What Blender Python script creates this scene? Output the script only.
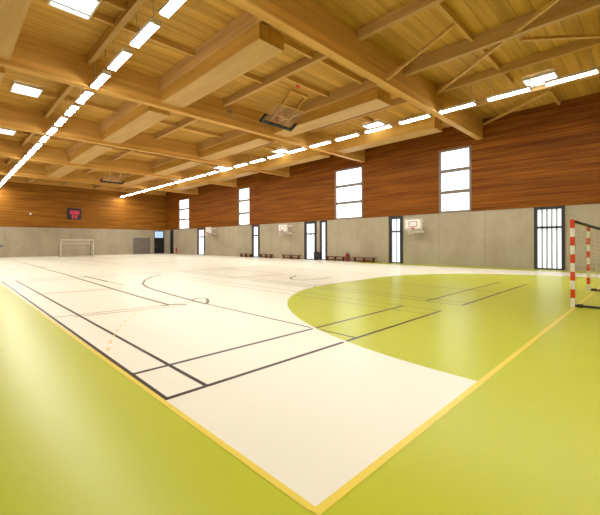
import bpy, math, random
from mathutils import Vector, Matrix
random.seed(7)
S = bpy.context.scene
COL = S.collection
for o in list(bpy.data.objects):
    bpy.data.objects.remove(o)

# ------------------------------------------------------------------ camera, world, exposure
YAW, ROLL = 0.7229, -0.0038
cam_data = bpy.data.cameras.new('camera')
cam = bpy.data.objects.new('camera', cam_data)
COL.objects.link(cam)
fw = Vector((math.sin(YAW), math.cos(YAW), 0))
rt = Vector((math.cos(YAW), -math.sin(YAW), 0))
up = Vector((0, 0, 1))
r2 = rt * math.cos(ROLL) + up * math.sin(ROLL)
u2 = up * math.cos(ROLL) - rt * math.sin(ROLL)
M = Matrix((r2, u2, -fw)).transposed().to_4x4()
M.translation = Vector((-1.4801, -1.1883, 1.4158))
cam.matrix_world = M
cam_data.sensor_width = 36
cam_data.lens = 36 * 354.587 / 600
cam_data.shift_x = (300 - 255.91) / 600
cam_data.shift_y = -(257.5 - 242.86) / 600
cam_data.clip_start = .05
cam_data.clip_end = 200
S.camera = cam
world = bpy.data.worlds.new('daylight')
S.world = world
world.use_nodes = True
world.node_tree.nodes['Background'].inputs[0].default_value = (.9, .95, 1, 1)
world.node_tree.nodes['Background'].inputs[1].default_value = 1.0
S.view_settings.view_transform = 'Standard'
S.view_settings.look = 'None'
S.view_settings.gamma = 1
S.view_settings.use_curve_mapping = False
S.view_settings.exposure = 0.0
LAMP_POWER = 88.0
WINDOW_POWER = 2.0
SKYLIGHT_POWER = 5.0

# ------------------------------------------------------------------ hall sizes
XL, XR, YN, YF = -3.6, 21.6, -5.5, 43.93
ZC = 3.2        # top of the concrete
ZW = 8.1        # top of the timber cladding
ZD = 8.45       # underside of the roof deck
ZB = 7.28       # underside of the beams
BEAMS = [5.54 + 7.5 * k for k in range(-1, 5)]
BAY_END = BEAMS[1:] + [43.93]
PURL = [-0.4, 2.65, 5.5, 8.9, 12.17, 15.25, 18.35]

# ------------------------------------------------------------------ materials
def srgb(r, g, b):
    f = lambda c: (c / 255 / 12.92) if c / 255 <= .04045 else ((c / 255 + .055) / 1.055) ** 2.4
    return (f(r), f(g), f(b), 1)

def new_mat(name):
    m = bpy.data.materials.new(name)
    m.use_nodes = True
    nt = m.node_tree
    return m, nt, nt.nodes['Principled BSDF']

def coords(nt, scale, loc=(0, 0, 0)):
    tc = nt.nodes.new('ShaderNodeTexCoord')
    mp = nt.nodes.new('ShaderNodeMapping')
    mp.inputs['Scale'].default_value = scale
    mp.inputs['Location'].default_value = loc
    nt.links.new(tc.outputs['Object'], mp.inputs[0])
    return mp.outputs[0]

def noise(nt, vec, scale=1, detail=4, rough=.55):
    n = nt.nodes.new('ShaderNodeTexNoise')
    n.inputs['Scale'].default_value = scale
    n.inputs['Detail'].default_value = detail
    n.inputs['Roughness'].default_value = rough
    nt.links.new(vec, n.inputs['Vector'])
    return n.outputs['Fac']

def ramp(nt, fac, stops):
    r = nt.nodes.new('ShaderNodeValToRGB')
    e = r.color_ramp.elements
    e[0].position, e[0].color = stops[0]
    e[1].position, e[1].color = stops[-1]
    for p, c in stops[1:-1]:
        x = e.new(p)
        x.color = c
    nt.links.new(fac, r.inputs[0])
    return r.outputs[0]

def mathn(nt, op, a, b=None):
    n = nt.nodes.new('ShaderNodeMath')
    n.operation = op
    for i, v in enumerate((a, b)):
        if v is None:
            continue
        if isinstance(v, (int, float)):
            n.inputs[i].default_value = v
        else:
            nt.links.new(v, n.inputs[i])
    return n.outputs[0]

def mix(nt, fac, a, b, mode='MIX'):
    n = nt.nodes.new('ShaderNodeMix')
    n.data_type = 'RGBA'
    n.blend_type = mode
    for i, v in ((0, fac), (6, a), (7, b)):
        if isinstance(v, (int, float)):
            n.inputs[i].default_value = v
        elif isinstance(v, tuple):
            n.inputs[i].default_value = v
        else:
            nt.links.new(v, n.inputs[i])
    return n.outputs[2]

def sep(nt, vec):
    s = nt.nodes.new('ShaderNodeSeparateXYZ')
    nt.links.new(vec, s.inputs[0])
    return s.outputs

def plain(name, col, rough=.5, metal=0., var=.06, emit=None, spec=.5):
    m, nt, b = new_mat(name)
    f = noise(nt, coords(nt, (3, 3, 3)), 2.0)
    d = tuple(c * (1 - var) for c in col[:3]) + (1,)
    l = tuple(min(1, c * (1 + var)) for c in col[:3]) + (1,)
    nt.links.new(ramp(nt, f, [(.3, d), (.7, l)]), b.inputs['Base Color'])
    b.inputs['Roughness'].default_value = rough
    b.inputs['Metallic'].default_value = metal
    b.inputs['Specular IOR Level'].default_value = spec
    if emit:
        b.inputs['Emission Color'].default_value = emit[0]
        b.inputs['Emission Strength'].default_value = emit[1]
    return m

def timber(name, dark, mid, light, scale, joint=None, rough=.55):
    """Grain noise stretched along the board; joint = (axis, pitch, width, strength)."""
    m, nt, b = new_mat(name)
    f = noise(nt, coords(nt, scale), 1.0, 6, .6)
    c = ramp(nt, f, [(.3, dark), (.5, mid), (.72, light)])
    if joint:
        ax, pitch, width, strength = joint
        o = sep(nt, coords(nt, (1, 1, 1)))[ax]
        q = mathn(nt, 'DIVIDE', o, pitch)
        fr = mathn(nt, 'FRACT', q)
        cell = mathn(nt, 'FLOOR', q)
        wn = nt.nodes.new('ShaderNodeTexWhiteNoise')
        wn.noise_dimensions = '1D'
        nt.links.new(cell, wn.inputs['W'])
        tone = mathn(nt, 'MULTIPLY_ADD', wn.outputs['Value'], .22)
        tone.node.inputs[2].default_value = .88
        cc = nt.nodes.new('ShaderNodeCombineXYZ')
        for i in range(3):
            nt.links.new(tone, cc.inputs[i])
        c = mix(nt, 1.0, c, cc.outputs[0], 'MULTIPLY')
        lt = mathn(nt, 'LESS_THAN', fr, width / pitch)
        c = mix(nt, mathn(nt, 'MULTIPLY', lt, strength), c, tuple(x * .35 for x in dark[:3]) + (1,))
    nt.links.new(c, b.inputs['Base Color'])
    b.inputs['Roughness'].default_value = rough
    b.inputs['Specular IOR Level'].default_value = .12
    return m

def concrete(name, axis, pitch, phase):
    m, nt, b = new_mat(name)
    f = noise(nt, coords(nt, (.8, .8, .5)), 1.0, 6, .65)
    c = ramp(nt, f, [(.3, (.33, .285, .20, 1)), (.7, (.43, .38, .275, 1))])
    o = sep(nt, coords(nt, (1, 1, 1)))
    q = mathn(nt, 'FRACT', mathn(nt, 'DIVIDE', mathn(nt, 'ADD', o[axis], phase), pitch))
    j = mathn(nt, 'LESS_THAN', q, .03 / pitch)
    c = mix(nt, mathn(nt, 'MULTIPLY', j, .55), c, (.2, .17, .12, 1))
    # formwork tie holes
    u = mathn(nt, 'SUBTRACT', mathn(nt, 'FRACT', mathn(nt, 'DIVIDE', mathn(nt, 'ADD', o[axis], phase + .6), pitch / 2)), .5)
    u = mathn(nt, 'MULTIPLY', u, pitch / 2)
    v = mathn(nt, 'SUBTRACT', mathn(nt, 'FRACT', mathn(nt, 'DIVIDE', o[2], 1.07)), .5)
    v = mathn(nt, 'MULTIPLY', v, 1.07)
    d = mathn(nt, 'SQRT', mathn(nt, 'ADD', mathn(nt, 'MULTIPLY', u, u), mathn(nt, 'MULTIPLY', v, v)))
    h = mathn(nt, 'LESS_THAN', d, .035)
    c = mix(nt, mathn(nt, 'MULTIPLY', h, .6), c, (.2, .17, .12, 1))
    nt.links.new(c, b.inputs['Base Color'])
    b.inputs['Roughness'].default_value = .8
    return m

def vinyl(name, col, rough=.3):
    m, nt, b = new_mat(name)
    f = noise(nt, coords(nt, (.25, .25, .25)), 1.0, 5)
    d = tuple(c * .96 for c in col[:3]) + (1,)
    nt.links.new(ramp(nt, f, [(.3, d), (.7, col)]), b.inputs['Base Color'])
    b.inputs['Roughness'].default_value = rough
    b.inputs['Specular IOR Level'].default_value = .15
    return m

MAT = {}
MAT['green'] = vinyl('green_sports_floor', (.47, .515, .034, 1))
MAT['cream'] = vinyl('cream_sports_floor', (.80, .795, .69, 1), .36)
MAT['yellow'] = vinyl('yellow_line_paint', (.78, .63, .1, 1))
MAT['brown'] = vinyl('brown_line_paint', (.13, .085, .05, 1))
MAT['pale_yellow'] = vinyl('pale_yellow_line_paint', (.82, .66, .33, 1))
MAT['dark'] = vinyl('dark_brown_line_paint', (.03, .02, .011, 1))
MAT['tan'] = vinyl('tan_line_paint', (.42, .31, .18, 1))
MAT['olive'] = vinyl('olive_line_paint', (.17, .15, .012, 1))
MAT['conc_y'] = concrete('concrete_long_wall', 1, 2.5, -.3)
MAT['conc_x'] = concrete('concrete_end_wall', 0, 3.2, -.1)
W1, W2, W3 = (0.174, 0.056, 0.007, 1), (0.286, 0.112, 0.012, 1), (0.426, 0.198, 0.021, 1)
V1, V2, V3 = [tuple(c * f for c, f in zip(w[:3], (.78, .62, .5))) + (1,) for w in (W1, W2, W3)]  # end-wall timber darkened and reddened, partly standing in for dimmer light here
MAT['clad_y'] = timber('timber_cladding_long_dimmed', V1, V2, V3, (.5, .25, 7), (2, .16, .012, .8))
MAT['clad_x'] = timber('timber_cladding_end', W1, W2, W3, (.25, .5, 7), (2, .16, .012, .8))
R1, R2, R3 = (0.454, 0.249, 0.050, 1), (0.558, 0.317, 0.068, 1), (0.660, 0.388, 0.090, 1)
MAT['deck'] = timber('roof_deck_boards', R1, R2, R3, (.3, 5, 5), (1, .42, .03, .45))
MAT['beam'] = timber('glued_timber_beam', (0.568, 0.312, 0.078, 1), (0.670, 0.383, 0.104, 1), (0.771, 0.453, 0.134, 1), (.3, 6, 6), (2, .2, .006, .4))
MAT['purlin'] = timber('timber_purlin', (0.474, 0.283, 0.112, 1), (0.566, 0.348, 0.138, 1), (0.656, 0.406, 0.173, 1), (6, .3, 6))
MAT['ochre'] = timber('ochre_plywood', R1, R2, R3, (3, .3, 3))
MAT['batten'] = timber('timber_batten', (0.491, 0.291, 0.090, 1), (0.597, 0.356, 0.111, 1), (0.684, 0.410, 0.144, 1), (.4, 6, 6))
MAT['panel'] = timber('pale_plywood', (0.515, 0.317, 0.117, 1), (0.577, 0.365, 0.140, 1), (0.640, 0.412, 0.164, 1), (3, .3, 3))
MAT['lamp'] = plain('lamp_diffuser', (.9, .9, .85, 1), .4, emit=((1, .96, .88, 1), LAMP_POWER))
MAT['white_metal'] = plain('white_enamel', (.72, .7, .64, 1), .4)
MAT['skylight'] = plain('skylight_glazing', (.9, .92, .95, 1), .3, emit=((.92, .95, 1, 1), SKYLIGHT_POWER))
MAT['daylight'] = plain('daylit_window_glass', (.9, .93, .97, 1), .2, emit=((.95, .97, 1, 1), WINDOW_POWER))
MAT['door_glass'] = plain('daylit_door_glass', (.8, .86, .9, 1), .2, emit=((.82, .91, 1, 1), .85))
MAT['sky_glass'] = plain('blue_transom_glass', (.4, .55, .7, 1), .2, emit=((.45, .68, 1, 1), .75))
MAT['frame_grey'] = plain('grey_window_frame', srgb(120, 112, 104), .4)
MAT['frame_dark'] = plain('anthracite_frame', (.022, .024, .028, 1), .4)
MAT['mid_grey'] = plain('grey_slats', (.16, .17, .19, 1), .5)
MAT['slat'] = plain('pale_grey_slats', (.42, .45, .5, 1), .5)
MAT['black'] = plain('black_plastic', (.012, .012, .013, 1), .45)
MAT['door_grey'] = plain('grey_door_paint', (.17, .145, .125, 1), .5)
MAT['steel'] = plain('galvanised_steel', (.5, .48, .44, 1), .35, .8)
MAT['dark_steel'] = plain('dark_steel', (.05, .05, .055, 1), .4, .5)
MAT['red'] = plain('red_paint', (.68, .055, .018, 1), .35)
MAT['white'] = plain('white_paint', (.82, .8, .76, 1), .35)
MAT['orange'] = plain('orange_rim_paint', (.6, .1, .02, 1), .4)
MAT['bench'] = timber('bench_wood', (0.110, 0.033, 0.013, 1), (0.149, 0.048, 0.018, 1), (0.187, 0.066, 0.028, 1), (5, .4, 5))
MAT['led'] = plain('red_display_digits', (.5, .02, .05, 1), .4, emit=((1, .08, .13, 1), .5))
MAT['net'] = plain('net_cord', (.62, .6, .5, 1), .8)
MAT['maroon'] = plain('maroon_fabric', (.2, .03, .02, 1), .8)

# clear acrylic for the folded backboards
def acrylic():
    m, nt, b = new_mat('clear_acrylic')
    b.inputs['Base Color'].default_value = (.8, .82, .8, 1)
    b.inputs['Roughness'].default_value = .1
    b.inputs['Alpha'].default_value = .05
    return m
MAT['acrylic'] = acrylic()

# ------------------------------------------------------------------ mesh helpers
class MB:
    def __init__(self):
        self.v, self.f, self.m, self.s = [], [], [], []
    def face(self, pts, mi=0, smooth=False):
        n = len(self.v)
        self.v += [tuple(p) for p in pts]
        self.f.append(tuple(range(n, n + len(pts))))
        self.m.append(mi)
        self.s.append(smooth)
        return self
    def hexa(self, p, mi=0):
        n = len(self.v)
        self.v += [tuple(q) for q in p]
        for q in ((0, 3, 2, 1), (4, 5, 6, 7), (0, 1, 5, 4), (1, 2, 6, 5), (2, 3, 7, 6), (3, 0, 4, 7)):
            self.f.append(tuple(n + i for i in q))
            self.m.append(mi)
            self.s.append(False)
        return self
    def box(self, x0, x1, y0, y1, z0, z1, mi=0):
        return self.hexa([(x0, y0, z0), (x1, y0, z0), (x1, y1, z0), (x0, y1, z0),
                          (x0, y0, z1), (x1, y0, z1), (x1, y1, z1), (x0, y1, z1)], mi)
    def bar(self, p, q, w, h, mi=0, upv=(0, 0, 1)):
        p, q = Vector(p), Vector(q)
        d = (q - p).normalized()
        s = d.cross(Vector(upv))
        if s.length < 1e-5:
            s = Vector((1, 0, 0))
        s.normalize()
        t = s.cross(d).normalized()
        s, t = s * w / 2, t * h / 2
        return self.hexa([p - s - t, q - s - t, q + s - t, p + s - t,
                          p - s + t, q - s + t, q + s + t, p + s + t], mi)
    def tube(self, p, q, r, n=12, mi=0, r2=None, caps=True):
        p, q = Vector(p), Vector(q)
        d = (q - p).normalized()
        a = d.orthogonal().normalized()
        b = d.cross(a)
        r2 = r if r2 is None else r2
        k = len(self.v)
        for c, rr in ((p, r), (q, r2)):
            for i in range(n):
                t = 2 * math.pi * i / n
                self.v.append(tuple(c + (a * math.cos(t) + b * math.sin(t)) * rr))
        for i in range(n):
            j = (i + 1) % n
            self.f.append((k + i, k + j, k + n + j, k + n + i))
            self.m.append(mi)
            self.s.append(True)
        if caps:
            self.f.append(tuple(k + i for i in reversed(range(n))))
            self.f.append(tuple(k + n + i for i in range(n)))
            self.m += [mi, mi]
            self.s += [False, False]
        return self
    def path(self, pts, r, n=8, mi=0):
        for a, b in zip(pts[:-1], pts[1:]):
            self.tube(a, b, r, n, mi)
        return self
    def ring(self, c, R, r, n=24, k=8, mi=0):
        base = len(self.v)
        for i in range(n):
            t = 2 * math.pi * i / n
            for j in range(k):
                u = 2 * math.pi * j / k
                rr = R + r * math.cos(u)
                self.v.append((c[0] + rr * math.cos(t), c[1] + rr * math.sin(t), c[2] + r * math.sin(u)))
        for i in range(n):
            for j in range(k):
                a = base + i * k + j
                b = base + i * k + (j + 1) % k
                c2 = base + ((i + 1) % n) * k + (j + 1) % k
                d = base + ((i + 1) % n) * k + j
                self.f.append((a, d, c2, b))
                self.m.append(mi)
                self.s.append(True)
        return self
    def lathe(self, prof, n=24, mi=0, c=(0, 0)):
        k = len(self.v)
        for r, z in prof:
            for i in range(n):
                t = 2 * math.pi * i / n
                self.v.append((c[0] + r * math.cos(t), c[1] + r * math.sin(t), z))
        for a in range(len(prof) - 1):
            for i in range(n):
                j = (i + 1) % n
                self.f.append((k + a * n + i, k + a * n + j, k + (a + 1) * n + j, k + (a + 1) * n + i))
                self.m.append(mi)
                self.s.append(True)
        return self
    def build(self, name, mats, parent=None, bevel=0):
        me = bpy.data.meshes.new(name)
        me.from_pydata(self.v, [], self.f)
        if not isinstance(mats, (list, tuple)):
            mats = [mats]
        for m in mats:
            me.materials.append(MAT[m] if isinstance(m, str) else m)
        me.polygons.foreach_set('material_index', self.m)
        me.polygons.foreach_set('use_smooth', self.s)
        me.update()
        o = bpy.data.objects.new(name, me)
        COL.objects.link(o)
        if parent:
            o.parent = parent
        if bevel:
            b = o.modifiers.new('bevel', 'BEVEL')
            b.width = bevel
            b.segments = 2
            b.limit_method = 'ANGLE'
        return o

def tag(o, label, cat, group=None, kind=None):
    if label:
        o['label'] = label
    if cat:
        o['category'] = cat
    if group:
        o['group'] = group
    if kind:
        o['kind'] = kind
    return o

def thing(name, loc, label, cat, group=None, kind=None, rz=0):
    o = bpy.data.objects.new(name, None)
    o.empty_display_size = .2
    COL.objects.link(o)
    o.location = loc
    o.rotation_euler = (0, 0, rz)
    return tag(o, label, cat, group, kind)

def copy_thing(root, loc, label, rz=None):
    r = root.copy()
    COL.objects.link(r)
    r.location = loc
    if rz is not None:
        r.rotation_euler = (0, 0, rz)
    r['label'] = label
    for ch in list(root.children):
        c = ch.copy()
        COL.objects.link(c)
        c.parent = r
        for g in list(ch.children):
            d = g.copy()
            COL.objects.link(d)
            d.parent = c
    return r

ORD = ['', 'first', 'second', 'third', 'fourth', 'fifth', 'sixth', 'seventh', 'eighth', 'ninth', 'tenth',
       'eleventh', 'twelfth', 'thirteenth', 'fourteenth', 'fifteenth', 'sixteenth', 'seventeenth', 'eighteenth',
       'nineteenth', 'twentieth', 'twenty-first', 'twenty-second', 'twenty-third', 'twenty-fourth', 'twenty-fifth', 'twenty-sixth']

# ------------------------------------------------------------------ floor with its painted courts (one surface)
fl = MB()
FM = ['green', 'cream', 'yellow', 'dark', 'tan', 'olive', 'pale_yellow', 'brown']
fl.box(XL - .3, XR + .3, YN - .3, YF + .3, -.2, 0, 0)


def poly(pts, z, mi):
    fl.face([(x, y, z) for x, y in pts], mi)

def strip(pts, w, z, mi, closed=False):
    P = [Vector(p) for p in pts]
    n = len(P)
    L, Rr = [], []
    for i in range(n):
        a = P[max(0, i - 1)]
        b = P[min(n - 1, i + 1)]
        d = (b - a).normalized()
        nn = Vector((-d.y, d.x)) * w / 2
        L.append(P[i] + nn)
        Rr.append(P[i] - nn)
    for i in range(n - 1):
        fl.face([(*Rr[i], z), (*Rr[i + 1], z), (*L[i + 1], z), (*L[i], z)], mi)

poly([(0, 0), (20, 0), (20, 40), (0, 40)], .0006, 1)
poly([(XL, 40), (20, 40), (20, YF), (XL, YF)], .0006, 1)
poly([(20, 13), (XR, 13), (XR, YF), (20, YF)], .0006, 1)
# green goal areas: quarter rounds about the posts joined by a straight
A0, A1, RR = 8.84, 11.7, 6.28
def goal_area(r, n=40):
    pts = [(A0 + r * math.cos(math.pi - math.pi / 2 * i / n), r * math.sin(math.pi / 2 * i / n)) for i in range(n + 1)]
    pts += [(A1 + r * .97 * math.cos(math.pi / 2 - math.pi / 2 * i / n), r * math.sin(math.pi / 2 - math.pi / 2 * i / n)) for i in range(n + 1)]
    return pts
area = goal_area(RR)
poly(list(reversed(area)), .0010, 0)
# badminton courts, three across: backs, long service lines, sides
def court(x0, x1, y0, col_a):
    y1 = y0 + 13.4
    for y, e in ((y0, 0), (y0 + .8, 0), (y1, 0), (y1 - .8, 0)):
        strip([(x0, y), (x1, y)], .055, .0014, 3)
    for x in (x0 + .02, x0 + .46):
        strip([(x, y0), (x + .14, y1)], .05, .0015, 3 if col_a else 5)
    for x in (x1, x1 - .55):
        strip([(x, y0), (x, y1)], .03, .0013, 5)
    xm = (x0 + x1) / 2
    strip([(xm, y0), (xm, y0 + 4.5)], .045, .0016, 3)
    strip([(xm, y1), (xm, y1 - 4.5)], .045, .0016, 3)
    for y in (y0 + 4.72, y1 - 4.72):
        strip([(x0, y), (xm, y - .3)], .06, .0013, 4)
        strip([(x0 + .4, y - .22), (xm - .4, y - .55)], .06, .0013, 4)
court(.015, 6.2, 1.77, True)
court(7.2, 13.24, 1.71, False)
court(.015, 6.14, 22.5, True)
court(7.2, 13.24, 22.5, False)
# cross-court basketball markings
strip([(3.1, 5.7), (3.12, 6.4), (3.25, 8.1), (3.42, 9.6), (3.73, 10.7), (4.35, 11.9), (5.19, 13.0), (5.85, 13.5)], .085, .0017, 7)
strip([(3.1, 5.75), (3.35, 6.05), (3.55, 6.4), (3.45, 6.6), (3.15, 6.5)], .075, .0017, 7)
strip([(2.40, 6.2), (2.41, 7.9), (2.52, 11.4), (2.74, 18), (2.95, 30)], .085, .0018, 7)
strip([(2.2, 6.22), (2.5, 6.2), (2.72, 6.0)], .075, .0018, 3)
strip([(10.3, 7.6), (9.2, 7.55), (8.7, 7.75), (8.65, 8.2), (9.0, 8.6), (9.9, 9.1)], .075, .0018, 7)
strip([(3.07, 12.2), (3.1, 15.4)], .075, .0018, 7)
# goal-area edge line, then dashed free-throw line
strip(area, .06, .0022, 1)
far = [(x, 40 - y) for x, y in area]
strip(far, .06, .0022, 1)
NR = 9.42
nine = [p for p in goal_area(NR, 60) if .05 < p[0] < 19.95]
acc = 0
for a, b in zip(nine[:-1], nine[1:]):
    d = math.dist(a, b)
    k = max(1, int(d / .05))
    for i in range(k):
        t0, t1 = i / k, (i + 1) / k
        if (acc % .34) < .17:
            pa = (a[0] + (b[0] - a[0]) * t0, a[1] + (b[1] - a[1]) * t0)
            pb = (a[0] + (b[0] - a[0]) * t1, a[1] + (b[1] - a[1]) * t1)
            strip([pa, pb], .04, .0019, 6)
            strip([(pa[0], 40 - pa[1]), (pb[0], 40 - pb[1])], .05, .0019, 2)
        acc += d / k
# yellow boundary
HW = .027
poly([(-HW, -HW), (20 + HW, -HW), (20 + HW, HW), (-HW, HW)], .0024, 2)
poly([(-HW - .012, HW), (HW - .016, HW), (.17, 40), (.10, 40)], .0024, 2)
poly([(20 - HW, HW), (20 + HW, HW), (20 + HW, 40), (20 - HW, 40)], .0024, 2)
poly([(-HW, 40 - HW), (20 + HW, 40 - HW), (20 + HW, 40 + HW), (-HW, 40 + HW)], .0024, 2)
strip([(0, 20), (20, 20)], .05, .002, 2)
floor = fl.build('floor', FM)
tag(floor, 'cream and lime green sports floor with painted court lines', 'floor', kind='structure')

# ------------------------------------------------------------------ walls
def holes_wall(axis, pos, depth, a0, a1, z0, z1, holes, name, mat, parent=None):
    """Wall panel in the plane axis=pos (0: x, 1: y) of signed depth behind the face, with rectangular openings."""
    As = sorted({a0, a1, *[h[0] for h in holes], *[h[1] for h in holes]})
    Zs = sorted({z0, z1, *[h[2] for h in holes], *[h[3] for h in holes]})
    As = [a for a in As if a0 <= a <= a1]
    Zs = [z for z in Zs if z0 <= z <= z1]
    m = MB()
    for i in range(len(As) - 1):
        for j in range(len(Zs) - 1):
            ca, cz = (As[i] + As[i + 1]) / 2, (Zs[j] + Zs[j + 1]) / 2
            if any(h[0] < ca < h[1] and h[2] < cz < h[3] for h in holes):
                continue
            p0, p1 = min(pos, pos + depth), max(pos, pos + depth)
            if axis == 0:
                m.box(p0, p1, As[i], As[i + 1], Zs[j], Zs[j + 1])
            else:
                m.box(As[i], As[i + 1], p0, p1, Zs[j], Zs[j + 1])
    return m.build(name, mat, parent)

WIN = [(5.98, 7.78, 3.2, 7.06), (13.1, 15.56, 3.2, 7.06), (25.84, 27.68, 3.2, 7.06), (37.5, 40.1, 3.2, 7.06)]
DOOR = [(1.85, 3.07), (10.09, 11.08), (17.41, 18.71), (16.35, 17.05), (24.43, 25.55), (34.0, 35.64), (41.6, 42.45)]
dh = [(a, b, 0, 3.2) for a, b in DOOR]
wall = holes_wall(0, XR, .3, YN, YF, 0, ZC, dh, 'wall_right', 'conc_y')
tag(wall, 'long concrete wall with timber cladding above, on the right', 'wall', kind='structure')
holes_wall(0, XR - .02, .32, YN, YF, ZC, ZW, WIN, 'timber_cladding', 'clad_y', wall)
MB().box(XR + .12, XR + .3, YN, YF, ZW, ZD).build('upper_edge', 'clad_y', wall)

EH = [(17.05, 19.36, 0, 2.15), (19.95, 21.4, 0, 3.1)]
we = holes_wall(1, YF, .3, XL, XR + .3, 0, ZC, EH, 'wall_back', 'conc_x')
tag(we, 'far end wall of concrete with golden timber cladding above', 'wall', kind='structure')
MB().box(XL, XR + .3, YF - .02, YF + .3, ZC, ZD).build('timber_cladding', 'clad_x', we)
wl = MB().box(XL - .3, XL, YN, YF, 0, ZC).build('wall_left', 'conc_y')
tag(wl, 'long concrete wall on the left, beside the camera', 'wall', kind='structure')
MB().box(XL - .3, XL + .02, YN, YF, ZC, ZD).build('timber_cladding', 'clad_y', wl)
wn = MB().box(XL - .3, XR + .3, YN - .3, YN, 0, ZC).build('wall_front', 'conc_x')
tag(wn, 'end wall of concrete behind the camera', 'wall', kind='structure')
MB().box(XL - .3, XR + .3, YN - .3, YN + .02, ZC, ZD).build('timber_cladding', 'clad_x', wn)
ce = MB().box(XL - .3, XR + .3, YN - .3, YF + .3, ZD, ZD + .25).build('ceiling', 'deck')
tag(ce, 'boarded timber roof deck over the hall', 'ceiling', kind='structure')

# windows and doors of the long wall
wnames = ['tall white window nearest the goal', 'widest tall white window, second from the goal',
          'narrow tall white window, third from the goal', 'tall white window nearest the far corner']
for i, (a, b, z0, z1) in enumerate(WIN):
    w = thing('window_%d' % (i + 1), (XR, (a + b) / 2, z0), wnames[i] + ', high in the timber wall', 'window', kind='structure')
    h = (b - a) / 2
    H = z1 - z0
    f = MB()
    t = .12
    f.box(-.03, .14, -h, -h + t, 0, H).box(-.03, .14, h - t, h, 0, H)
    f.box(-.03, .14, -h + t, h - t, 0, t).box(-.03, .14, -h + t, h - t, H - t, H)
    f.build('window_frame', 'frame_grey', w)
    zs = [t, 4.45 - z0, 5.75 - z0, H - t]
    for z in zs[1:3]:
        MB().box(-.01, .12, -h + t, h - t, z - .1, z + .1).build('mullion', 'frame_grey', w)
    for q in range(3):
        MB().box(.06, .09, -h + t, h - t, zs[q], zs[q + 1]).build('pane', 'daylight', w)

dnames = ['glazed dark-framed door beside the goal with vertical bars', 'dark-framed glazed door beside the near backboard',
          'dark-framed glazed door left of the narrow sidelight', 'narrow dark-framed sidelight beside a glazed door',
          'dark-framed glazed door between two benches', 'dark-framed glazed door beside the farthest backboard',
          'narrow black door at the far corner']
for i, (a, b) in enumerate(DOOR):
    w = thing('door_%d' % (i + 1), (XR, (a + b) / 2, 0), dnames[i], 'door', kind='structure')
    h = (b - a) / 2
    H = 3.2
    t = (.13 if i == 0 else .2) if b - a > .8 else .15
    f = MB()
    f.box(-.05, .16, -h, -h + t, 0, H).box(-.05, .16, h - t, h, 0, H)
    f.box(-.05, .16, -h + t, h - t, 0, .07).box(-.05, .16, -h + t, h - t, H - t, H)
    f.build('door_frame', 'frame_dark', w)
    if i == 6:
        MB().box(.03, .09, -h + t, h - t, .07, H - t).build('door_leaf', 'black', w)
        MB().tube((-.02, h - t - .1, .9), (-.02, h - t - .1, 1.1), .015).build('handle', 'steel', w)
        continue
    if i != 3:
        MB().box(-.04, .14, -h + t, h - t, 2.1, 2.2).build('transom', 'frame_dark', w)
        MB().box(.07, .1, -h + t, h - t, 2.2, H - t).build('pane', 'door_glass', w)
        MB().box(.07, .1, -h + t, h - t, .07, 2.1).build('pane', 'door_glass', w)
    else:
        MB().box(.07, .1, -h + t, h - t, .07, H - t).build('pane', 'door_glass', w)
    n = (4, 1, 1, 0, 1, 1)[i]
    for k in range(n):
        y = -h + t + (2 * h - 2 * t) * (k + 1) / (n + 1)
        MB().box(.03, .06, y - .035, y + .035, .07, H - t).build('bar', 'slat', w)
    if i != 3:
        MB().path([(.0, -h + t + .06, .95), (-.06, -h + t + .06, .95), (-.06, -h + t + .06, 1.2), (0, -h + t + .06, 1.2)], .012).build('handle', 'steel', w)

# end wall doors
w = thing('door_8', (18.205, YF, 0), 'wide low grey double door in the far end wall', 'door', kind='structure')
f = MB()
f.box(-1.155, -1.08, -.04, .15, 0, 2.15).box(1.08, 1.155, -.04, .15, 0, 2.15).box(-1.08, 1.08, -.04, .15, 2.07, 2.15)
f.build('door_frame', 'mid_grey', w)
for s in (-1, 1):
    lf = MB().box(min(s * 1.08, s * .005), max(s * 1.08, s * .005), .03, .09, .01, 2.07).build('door_leaf', 'door_grey', w)
    MB().tube((s * .1, 0, .85), (s * .1, 0, 1.05), .015).build('handle', 'steel', lf)
w = thing('door_9', (20.675, YF, 0), 'black doorway with blue transom glass in the far corner', 'door', kind='structure')
f = MB()
f.box(-.725, -.65, -.04, .2, 0, 3.1).box(.65, .725, -.04, .2, 0, 3.1).box(-.65, .65, -.04, .2, 3.02, 3.1).box(-.65, .65, -.04, .2, 2.1, 2.16)
f.build('door_frame', 'frame_dark', w)
MB().box(-.65, .65, .1, .16, .01, 2.1).build('door_leaf', 'black', w)
MB().box(-.65, .65, .1, .13, 2.16, 3.02).build('pane', 'sky_glass', w)
MB().tube((-.5, .06, .9), (-.5, .06, 1.1), .015).build('handle', 'steel', w)

# ------------------------------------------------------------------ roof timbers
nb = len(BEAMS)
for k, y in enumerate(BEAMS):
    if k == 0:
        lab = 'deep timber roof beam overhead just in front of the camera'
    elif k == 1:
        lab = 'large deep timber roof beam meeting the wall right of the widest window'
    else:
        lab = 'deep timber roof beam, %s from the far end wall' % ORD[nb - k] if k < nb - 1 else 'deep timber roof beam nearest the far end wall'
    m = MB().box(XL, XR - .02, y - .15, y + .15, ZB, ZD)
    tag(m.build('roof_beam', 'beam', bevel=.012), lab, 'beam', 'deep roof beams across the hall')

m = MB().box(XL, XR - .02, YF - .14, YF - .02, 7.98, ZD)
tag(m.build('edge_beam', 'beam', bevel=.01), 'shallow timber edge beam along the top of the far end wall', 'beam')

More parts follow.
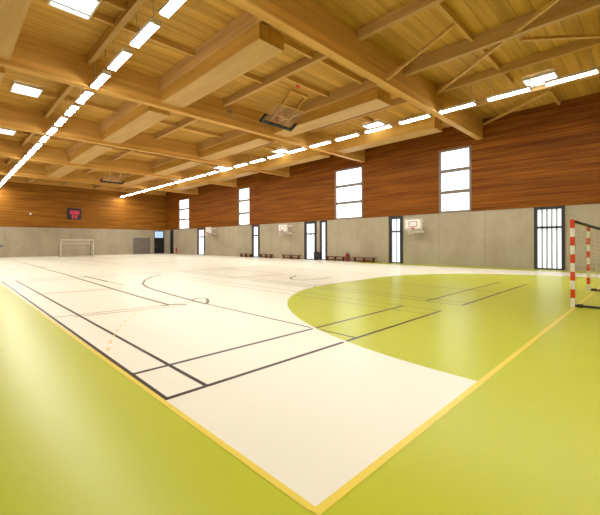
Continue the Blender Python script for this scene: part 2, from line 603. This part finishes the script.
def bay_word(k):          # bay k lies between BEAMS[k] and BEAMS[k+1]
    return {0: 'nearest bay', 1: 'second bay from the camera', 2: 'third bay from the camera',
            3: 'third bay from the far wall', 4: 'second bay from the far wall', 5: 'bay nearest the far wall'}[k]
pname = ['left of the left skylights', 'right beside the left lamps', 'over the left pale boxes', 'left of the folded hoops',
         'over the right pale boxes', 'right beside the right lamps', 'nearest the window wall']
for k in range(6):
    ya, yb = BEAMS[k] + .15, BAY_END[k] - .15
    for i, x in enumerate(PURL):
        if k == 0 and i < 3 or k > 3 and i == 0:
            continue
        zb = 7.95 if i in (2, 4) else 8.12
        m = MB().box(x - .09, x + .09, ya, yb, zb, ZD)
        tag(m.build('roof_purlin', 'purlin', bevel=.008), 'timber purlin %s, %s' % (pname[i], bay_word(k)), 'purlin', 'purlins between the roof beams')
# battens between the purlins, at about the middle of each bay
WHERE = ['right of the left skylight', 'right of the left lamps', 'over the left pale box', 'in line with the folded hoops', 'over the right pale box',
         'left of the right skylight', 'against the window wall']
BAT = [(0, 3, 3.0, ''), (0, 4, 2.98, ''), (0, 5, 2.98, ''), (0, 6, 2.05, ''),
       (1, 0, 10.1, ' farther'), (1, 0, 9.15, ' nearer'), (1, 1, 10.05, ''), (1, 2, 10.02, ' farther'), (1, 2, 7.3, ' nearer'), (1, 3, 9.05, ' farther'), (1, 3, 7.25, ' nearer'),
       (1, 4, 9.6, ''), (1, 5, 9.6, ''), (1, 6, 9.1, '')]
BAT += [(k, i, y - (.9 if i == 6 else 0), '') for k, y in ((2, 17.5), (3, 25.0)) for i in range(7)]
for k, i, y, extra in BAT:
    x0 = PURL[i] + .09
    x1 = PURL[i + 1] - .09 if i < 6 else XR - .02
    if i == 0:
        x0 = 1.95
    if i == 5:
        x1 = 17.05
    m = MB().box(x0, x1, y - .06, y + .06, ZD - .2, ZD)
    tag(m.build('roof_batten', 'batten'), 'thin%s timber batten %s, %s' % (extra, WHERE[i], bay_word(k)), 'batten', 'battens between the purlins')
# wind braces of the nearest bay
BR = [((10.6, 5.31, ZB + .06), (10.5, 3.0, 8.2), 'slim brace from the big beam underside up to a batten'),
      ((15.0, 5.28, 8.05), (9.3, -1.6, 8.05), 'long diagonal brace crossing under the purlins at top right'),
      ((12.75, 1.75, 8.05), (16.0, -1.6, 8.05), 'level looking diagonal brace at the right picture edge'),
      ((21.4, 5.32, 8.04), (18.6, 1.9, 8.04), 'diagonal brace beside the window wall and the right lamps')]
for p, q, lab in BR:
    m = MB().bar(p, q, .1, .1)
    tag(m.build('wind_brace', 'batten'), lab, 'brace', 'diagonal wind braces')

# pale boxed panels hanging along the hall
boxn = ['leftmost', 'left of centre', 'right of centre', 'beside the window wall']
BX = [(-.86, .18), (5.55, 6.6), (12.22, 13.35), (18.0, 19.0)]
for k in range(1, 5):
    y0 = BEAMS[k] + 1.05
    y1 = BAY_END[k] - .15
    for i, (a, b) in enumerate(BX):
        if i == 0 and k > 2:
            continue
        r = thing('ceiling_box', ((a + b) / 2, (y0 + y1) / 2, 7.48), 'pale boxed ceiling panel %s, %s' % (boxn[i], bay_word(k)), 'ceiling panel', 'pale boxed panels under the roof')
        zb = 7.95 if i in (1, 2) else 8.12
        hx, hy = (b - a) / 2, (y1 - y0) / 2
        MB().box(-hx, hx, -hy, hy, 0, zb - 7.48).build('casing', 'ochre', r)
        MB().box(-hx, hx, -hy, hy, -.03, 0).build('bottom_board', 'panel', r)

# skylights
SKY = [(1.35, 'left'), (17.68, 'right')]
for k in range(6):
    y = 2.1 + 7.75 * k
    for x, side in SKY:
        if side == 'left' and k in (0,):
            continue
        r = thing('skylight', (x, y, ZD - .021), 'bright square skylight in the %s row, %s' % (side, bay_word(k)), 'skylight', 'square skylights')
        f = MB()
        s = .56
        for q in ((-s, -s + .05, -s, s), (s - .05, s, -s, s), (-s + .05, s - .05, -s, -s + .05), (-s + .05, s - .05, s - .05, s)):
            f.box(q[0], q[1], q[2], q[3], -.14, 0)
        f.build('curb', 'white_metal', r)
        MB().box(-s + .05, s - .05, -s + .05, s - .05, -.1, -.06).build('pane', 'skylight', r)
        MB().box(-s + .05, s - .05, s - .27, s - .23, -.15, -.101).build('crossbar', 'frame_grey', r)

# strip lamps: one built, the rest copied
def make_lamp(loc, label):
    r = thing('strip_lamp', loc, label, 'lamp', 'strip lamps in two rows')
    L = .7
    MB().box(-.14, .14, -L, L, .0, .11).build('housing', 'white_metal', r, bevel=.01)
    d = MB()
    prof = [(-.13, 0), (-.1, -.03), (.1, -.03), (.13, 0)]
    for a, b in zip(prof[:-1], prof[1:]):
        d.face([(a[0], -L + .02, a[1]), (b[0], -L + .02, b[1]), (b[0], L - .02, b[1]), (a[0], L - .02, a[1])])
    d.face([(x, -L + .02, z) for x, z in reversed(prof)]).face([(x, L - .02, z) for x, z in prof])
    d.build('diffuser', 'lamp', r)
    for s in (-1, 1):
        MB().box(-.14, .14, s * L - .02, s * L + .02, -.03, .11).build('end_cap', 'white_metal', r)
        MB().tube((0, s * .55, .11), (0, s * .55, ZD - 7.27), .008, 6).build('suspension_rod', 'steel', r)
    return r
first = None
for x, side in ((2.66, 'left'), (15.5, 'right')):
    spots = [-4.6, -2.9] + [BEAMS[k] + .94 + (1.875 if k < 5 else 2.13) * j for k in range(6) for j in range(4)]  # first two stand unseen behind the camera, added to brighten the near floor
    n = len(spots)
    for i, y in enumerate(spots):
        if side == 'left' and y < 1.5:
            pass
        left_to = n - i
        lab = 'lit strip lamp in the %s row, %s from the far wall' % (side, ORD[left_to])
        if left_to == 1:
            lab = 'lit strip lamp in the %s row, nearest the far wall' % side
        loc = (x + (.13 if side == 'left' else -.1), y, 7.27)
        if first is None:
            first = make_lamp(loc, lab)
        else:
            copy_thing(first, loc, lab)

# ------------------------------------------------------------------ folded basketball hoops under the roof
def ceiling_hoop(loc, label):
    r = thing('folded_ceiling_hoop', loc, label, 'basketball hoop', 'folded basketball hoops under the roof')
    TILT = -.5
    ct, st = math.cos(TILT), math.sin(TILT)
    T = lambda x, y, z: (x, y * ct - z * st, y * st + z * ct)
    pad = MB()
    pad.box(-1.1, 1.1, -.06, .06, -.07, .07).box(-1.1, -.97, -.42, -.06, -.07, .07).box(.97, 1.1, -.42, -.06, -.07, .07)
    fr = MB()
    for sx in (-.5, .5):
        fr.bar((sx, -1.15, .06), (sx, -.06, .06), .05, .05)
    fr.bar((-.97, -1.15, .06), (.97, -1.15, .06), .05, .05).bar((-.5, -.5, .06), (.5, -.5, .06), .05, .05)
    rim = MB().ring((0, -.42, .34), .2, .014)
    rim.bar((0, -.24, .34), (0, -.1, .1), .1, .03)
    parts = [pad.build('edge_padding', 'black', r, bevel=.015),
             MB().box(-.96, .96, -1.1, -.07, -.01, .02).build('backboard', 'acrylic', r),
             fr.build('board_frame', 'batten', r), rim.build('rim', 'orange', r)]
    for o in parts:
        o.rotation_euler = (TILT, 0, 0)
    arms = MB()
    top = ZD - loc[2]
    for sx in (-.5, .5):
        arms.bar(T(sx, -1.1, .1), (sx, -1.5, top), .09, .09)
        arms.bar(T(sx, -.3, .1), (sx, -1.45, top - .05), .07, .07)
    arms.bar((-.6, -1.5, top - .06), (.6, -1.5, top - .06), .1, .12)
    arms.build('folding_arm', 'batten', r)
    return r
ceiling_hoop((11.0, 11.38, 7.27), 'folded basketball hoop with black edge padding in the second ceiling bay')
ceiling_hoop((10.85, 34.0, 7.35), 'folded basketball hoop with black edge padding under the far ceiling')

ball = MB()
prof = [(.125 * math.sin(math.pi * i / 14), -.125 * math.cos(math.pi * i / 14)) for i in range(15)]
ball.lathe(prof, 20)
bo = ball.build('ball', 'red')
bo.location = (10.25, 9.24, ZD - .127)
tag(bo, 'small red ball lodged under the roof beside a batten', 'ball')

hk = thing('ceiling_hook', (9.2, BEAMS[2] - .15, 7.75), 'small pair of hooks on the face of a roof beam', 'hook')
MB().box(-.12, .12, -.03, 0, .2, .3).build('plate', 'steel', hk)
for s in (-1, 1):
    MB().path([(s * .1, -.03, .25), (s * .1, -.1, .2), (s * .12, -.12, 0), (s * .2, -.1, -.05)], .018).build('hook_arm', 'steel', hk)

# ------------------------------------------------------------------ handball goals
def goal(x0, x1, y, sgn, label, H=1.9, rz=0, cols=('white', 'red')):
    g = thing('handball_goal', ((x0 + x1) / 2, y, 0), label, 'goal', 'handball goals', rz=rz)
    h = (x1 - x0) / 2
    w = .037
    HB = H - .42
    for s in (-1, 1):
        p = MB()
        n = 10
        for i in range(n):
            p.box(s * h - w, s * h + w, -w, w, H * i / n, H * (i + 1) / n, i % 2)
        p.build('post', list(cols), g)
    c = MB()
    n = 17
    L = 2 * h - 2 * w
    for i in range(n):
        c.box(-h + w + L * i / n, -h + w + L * (i + 1) / n, -w, w, H - 2 * w, H, i % 2)
    c.build('crossbar', list(cols), g)
    d = -sgn
    for s in (-1, 1):
        MB().path([(s * h, d * w, H - .05), (s * h, d * .9, HB)], .028).build('top_stay', 'black', g)
        MB().path([(s * h, d * w, .03), (s * h, d * 1.15, .03)], .025).build('ground_bar', 'dark_steel', g)
        MB().path([(s * h, d * .9, HB), (s * h, d * 1.15, .03)], .02).build('back_stay', 'dark_steel', g)
        MB().tube((s * h + .0, d * .12, 0), (s * h, d * .12, .07), .05).build('floor_anchor', 'dark_steel', g)
    MB().path([(-h, d * 1.15, .03), (h, d * 1.15, .03)], .02).build('rear_ground_bar', 'dark_steel', g)
    MB().path([(-h, d * .9, HB), (h, d * .9, HB)], .02).build('rear_top_bar', 'white_metal', g)
    # net: cord mesh on the back, the sides and the top
    net = MB()
    def sheet(P, nu, nv):
        a, b, c2, e = [Vector(q) for q in P]
        for i in range(nu + 1):
            t = i / nu
            net.tube(a.lerp(b, t), e.lerp(c2, t), .0024, 4, caps=False)
        for j in range(nv + 1):
            t = j / nv
            net.tube(a.lerp(e, t), b.lerp(c2, t), .0024, 4, caps=False)
    B0, B1 = (-h, d * 1.15, .05), (h, d * 1.15, .05)
    T0, T1 = (-h, d * .9, HB - .02), (h, d * .9, HB - .02)
    F0, F1 = (-h, d * .05, H - .08), (h, d * .05, H - .08)
    sheet((B0, B1, T1, T0), 28, 16)
    sheet((T0, T1, F1, F0), 28, 7)
    for s in (-1, 1):
        sheet(((s * h, d * .05, .05), (s * h, d * 1.15, .05), (s * h, d * .9, HB - .02), (s * h, d * .05, H - .08)), 9, 16)
    net.build('net', 'net', g)
    return g
goal(8.8, 12.5, .09, 1, 'red and white handball goal at the right picture edge', rz=.027)
goal(7.75, 10.95, 40.0, -1, 'pale distant handball goal before the far end wall', 1.85, cols=('white_metal', 'net'))

# ------------------------------------------------------------------ wall hoops
def wall_hoop(y, z, label, proto=None):
    if proto:
        return copy_thing(proto, (XR, y, z), label)
    r = thing('wall_hoop', (XR, y, z), label, 'basketball hoop', 'basketball hoops along the long wall')
    MB().box(-.82, -.78, -.56, .56, 0, .72).build('backboard', 'white', r, bevel=.01)
    f = MB()
    for a in ((-.53, .53, .02, .06), (-.53, .53, .66, .7), (-.53, -.49, .06, .66), (.49, .53, .06, .66)):
        f.box(-.826, -.82, a[0], a[1], a[2], a[3])
    for a in ((-.27, .27, .2, .23), (-.27, .27, .5, .53), (-.27, -.23, .24, .5), (.23, .27, .24, .5)):
        f.box(-.826, -.82, a[0], a[1], a[2], a[3])
    f.build('painted_lines', 'frame_grey', r)
    arm = MB()
    for s in (-.3, .3):
        arm.bar((0, s, .55), (-.78, s, .55), .05, .05).bar((0, s, -.1), (-.78, s, .15), .05, .05)
    arm.box(-.05, .0, -.36, .36, .48, .62).box(-.05, .0, -.36, .36, -.17, -.03)
    arm.build('wall_bracket', 'white_metal', r)
    rim = MB().ring((-1.1, 0, .1), .21, .013).box(-.9, -.82, -.06, .06, .06, .16)
    rim.build('rim', 'orange', r)
    n = MB()
    for i in range(12):
        t = 2 * math.pi * i / 12
        for dt in (.26, -.26):
            n.tube((-1.1 + .21 * math.cos(t), .21 * math.sin(t), .1), (-1.1 + .13 * math.cos(t + dt), .13 * math.sin(t + dt), -.28), .005, 4, caps=False)
    n.build('net', 'net', r)
    return r
h1 = wall_hoop(9.05, 2.2, 'white wall backboard and hoop nearest the goal')
wall_hoop(20.5, 2.34, 'white wall backboard and hoop, middle of the three', h1)
wall_hoop(32.1, 2.5, 'white wall backboard and hoop nearest the far corner', h1)

# ------------------------------------------------------------------ benches, bag, bin, extinguisher
def bench(y0, y1, label):
    r = thing('gym_bench', (XR - .3, (y0 + y1) / 2, 0), label, 'bench', 'low gym benches along the long wall')
    h = (y1 - y0) / 2
    MB().box(-.13, .13, -h, h, .3, .35).build('seat', 'bench', r, bevel=.01)
    MB().box(-.03, .03, -h + .15, h - .15, .06, .13).build('balance_rail', 'bench', r, bevel=.01)
    for s in (-1, 0, 1):
        l = MB()
        c = s * (h - .2)
        l.box(-.11, .11, c - .03, c + .03, .13, .3).box(-.13, .13, c - .04, c + .04, 0, .06).box(-.05, .05, c - .03, c + .03, .06, .13)
        l.build('leg', 'bench', r)
    return r
bench(11.9, 13.8, 'low reddish wooden bench along the wall, nearest the near glazed door')
bench(14.4, 16.3, 'low reddish wooden bench beside the narrow sidelight')
bench(18.9, 21.1, 'low reddish wooden bench under the middle backboard')
bench(22.3, 24.1, 'low reddish wooden bench just right of a far glazed door')
bench(25.2, 27.1, 'low reddish wooden bench just left of a far glazed door')
b = thing('sports_bag', (XR - .35, 14.2, 0), 'dark red upright sports bag between two benches', 'bag')
bm_ = MB()
pts = [(.15, 0), (.17, .05), (.17, .45), (.13, .58), (.05, .62), (0, .62)]
bm_.lathe(pts, 16)
bm_.face([(.15 * math.cos(2 * math.pi * i / 16), .15 * math.sin(2 * math.pi * i / 16), 0) for i in reversed(range(16))])
bm_.build('bag_body', 'maroon', b)
MB().path([(-.06, 0, .6), (-.06, 0, .68), (.06, 0, .68), (.06, 0, .6)], .012).build('carry_loop', 'black', b)
b = thing('waste_bin', (XR - .3, 17.2, 0), 'black waste bin before the narrow sidelight', 'bin')
MB().lathe([(0, 0), (.2, 0), (.24, .62), (.22, .62), (.18, .04), (0, .04)], 20).build('bin_body', 'black', b)
MB().ring((0, 0, .62), .235, .018).build('bin_rim', 'black', b)
b = thing('fire_extinguisher', (XR - .12, 40.7, .15), 'small red fire extinguisher on the wall near the far corner', 'fire extinguisher')
MB().lathe([(0, 0), (.1, 0), (.11, .05), (.11, .42), (.07, .52), (.03, .55), (0, .55)], 16).build('cylinder', 'red', b)
MB().box(-.03, .03, -.1, .1, .55, .62).build('valve_lever', 'black', b)
MB().path([(0, .08, .58), (0, .16, .45), (0, .16, .2)], .014).build('hose', 'black', b)
MB().box(.08, .12, -.06, .06, .1, .4).build('wall_clip', 'steel', b)

# ------------------------------------------------------------------ end wall fittings
b = thing('scoreboard', (10.0, YF - .041, 4.22), 'black scoreboard with red lit digits on the far wall', 'scoreboard')
MB().box(-.75, .75, -.1, 0, 0, 1.3).build('case', 'black', b, bevel=.02)
def digit(x, z, segs, s=1):
    m = MB()
    w, h, t = .2 * s, .4 * s, .05 * s
    S7 = {'a': (0, w, h - t, h), 'd': (0, w, 0, t), 'g': (0, w, h / 2 - t / 2, h / 2 + t / 2),
          'f': (0, t, h / 2, h), 'e': (0, t, 0, h / 2), 'b': (w - t, w, h / 2, h), 'c': (w - t, w, 0, h / 2)}
    for q in segs:
        a = S7[q]
        m.box(x + a[0], x + a[1], -.112, -.1, z + a[2], z + a[3])
    m.build('lit_digit', 'led', b)
for x in (-.45, -.18, .06, .33):
    digit(x, .62, 'abcdefg')
for x in (-.26, .1):
    digit(x, .13, 'abcdefg')
b = thing('wall_detector', (5.65, YF - .02, 4.58), 'small white detector high on the far wall left of scoreboard', 'detector')
MB().box(-.09, .09, -.03, 0, 0, .18).build('back_plate', 'white', b, bevel=.01)
MB().tube((0, -.03, .09), (0, -.09, .09), .06, 16, r2=.04).build('lens', 'white', b)
b = thing('wall_socket', (3.03, YF, 1.1), 'small dark wall box on concrete at the left edge', 'wall box')
MB().box(-.16, .16, -.06, 0, 0, .18).build('box_body', 'frame_dark', b, bevel=.01)
MB().box(-.12, .12, -.075, -.06, .03, .15).build('cover', 'mid_grey', b)
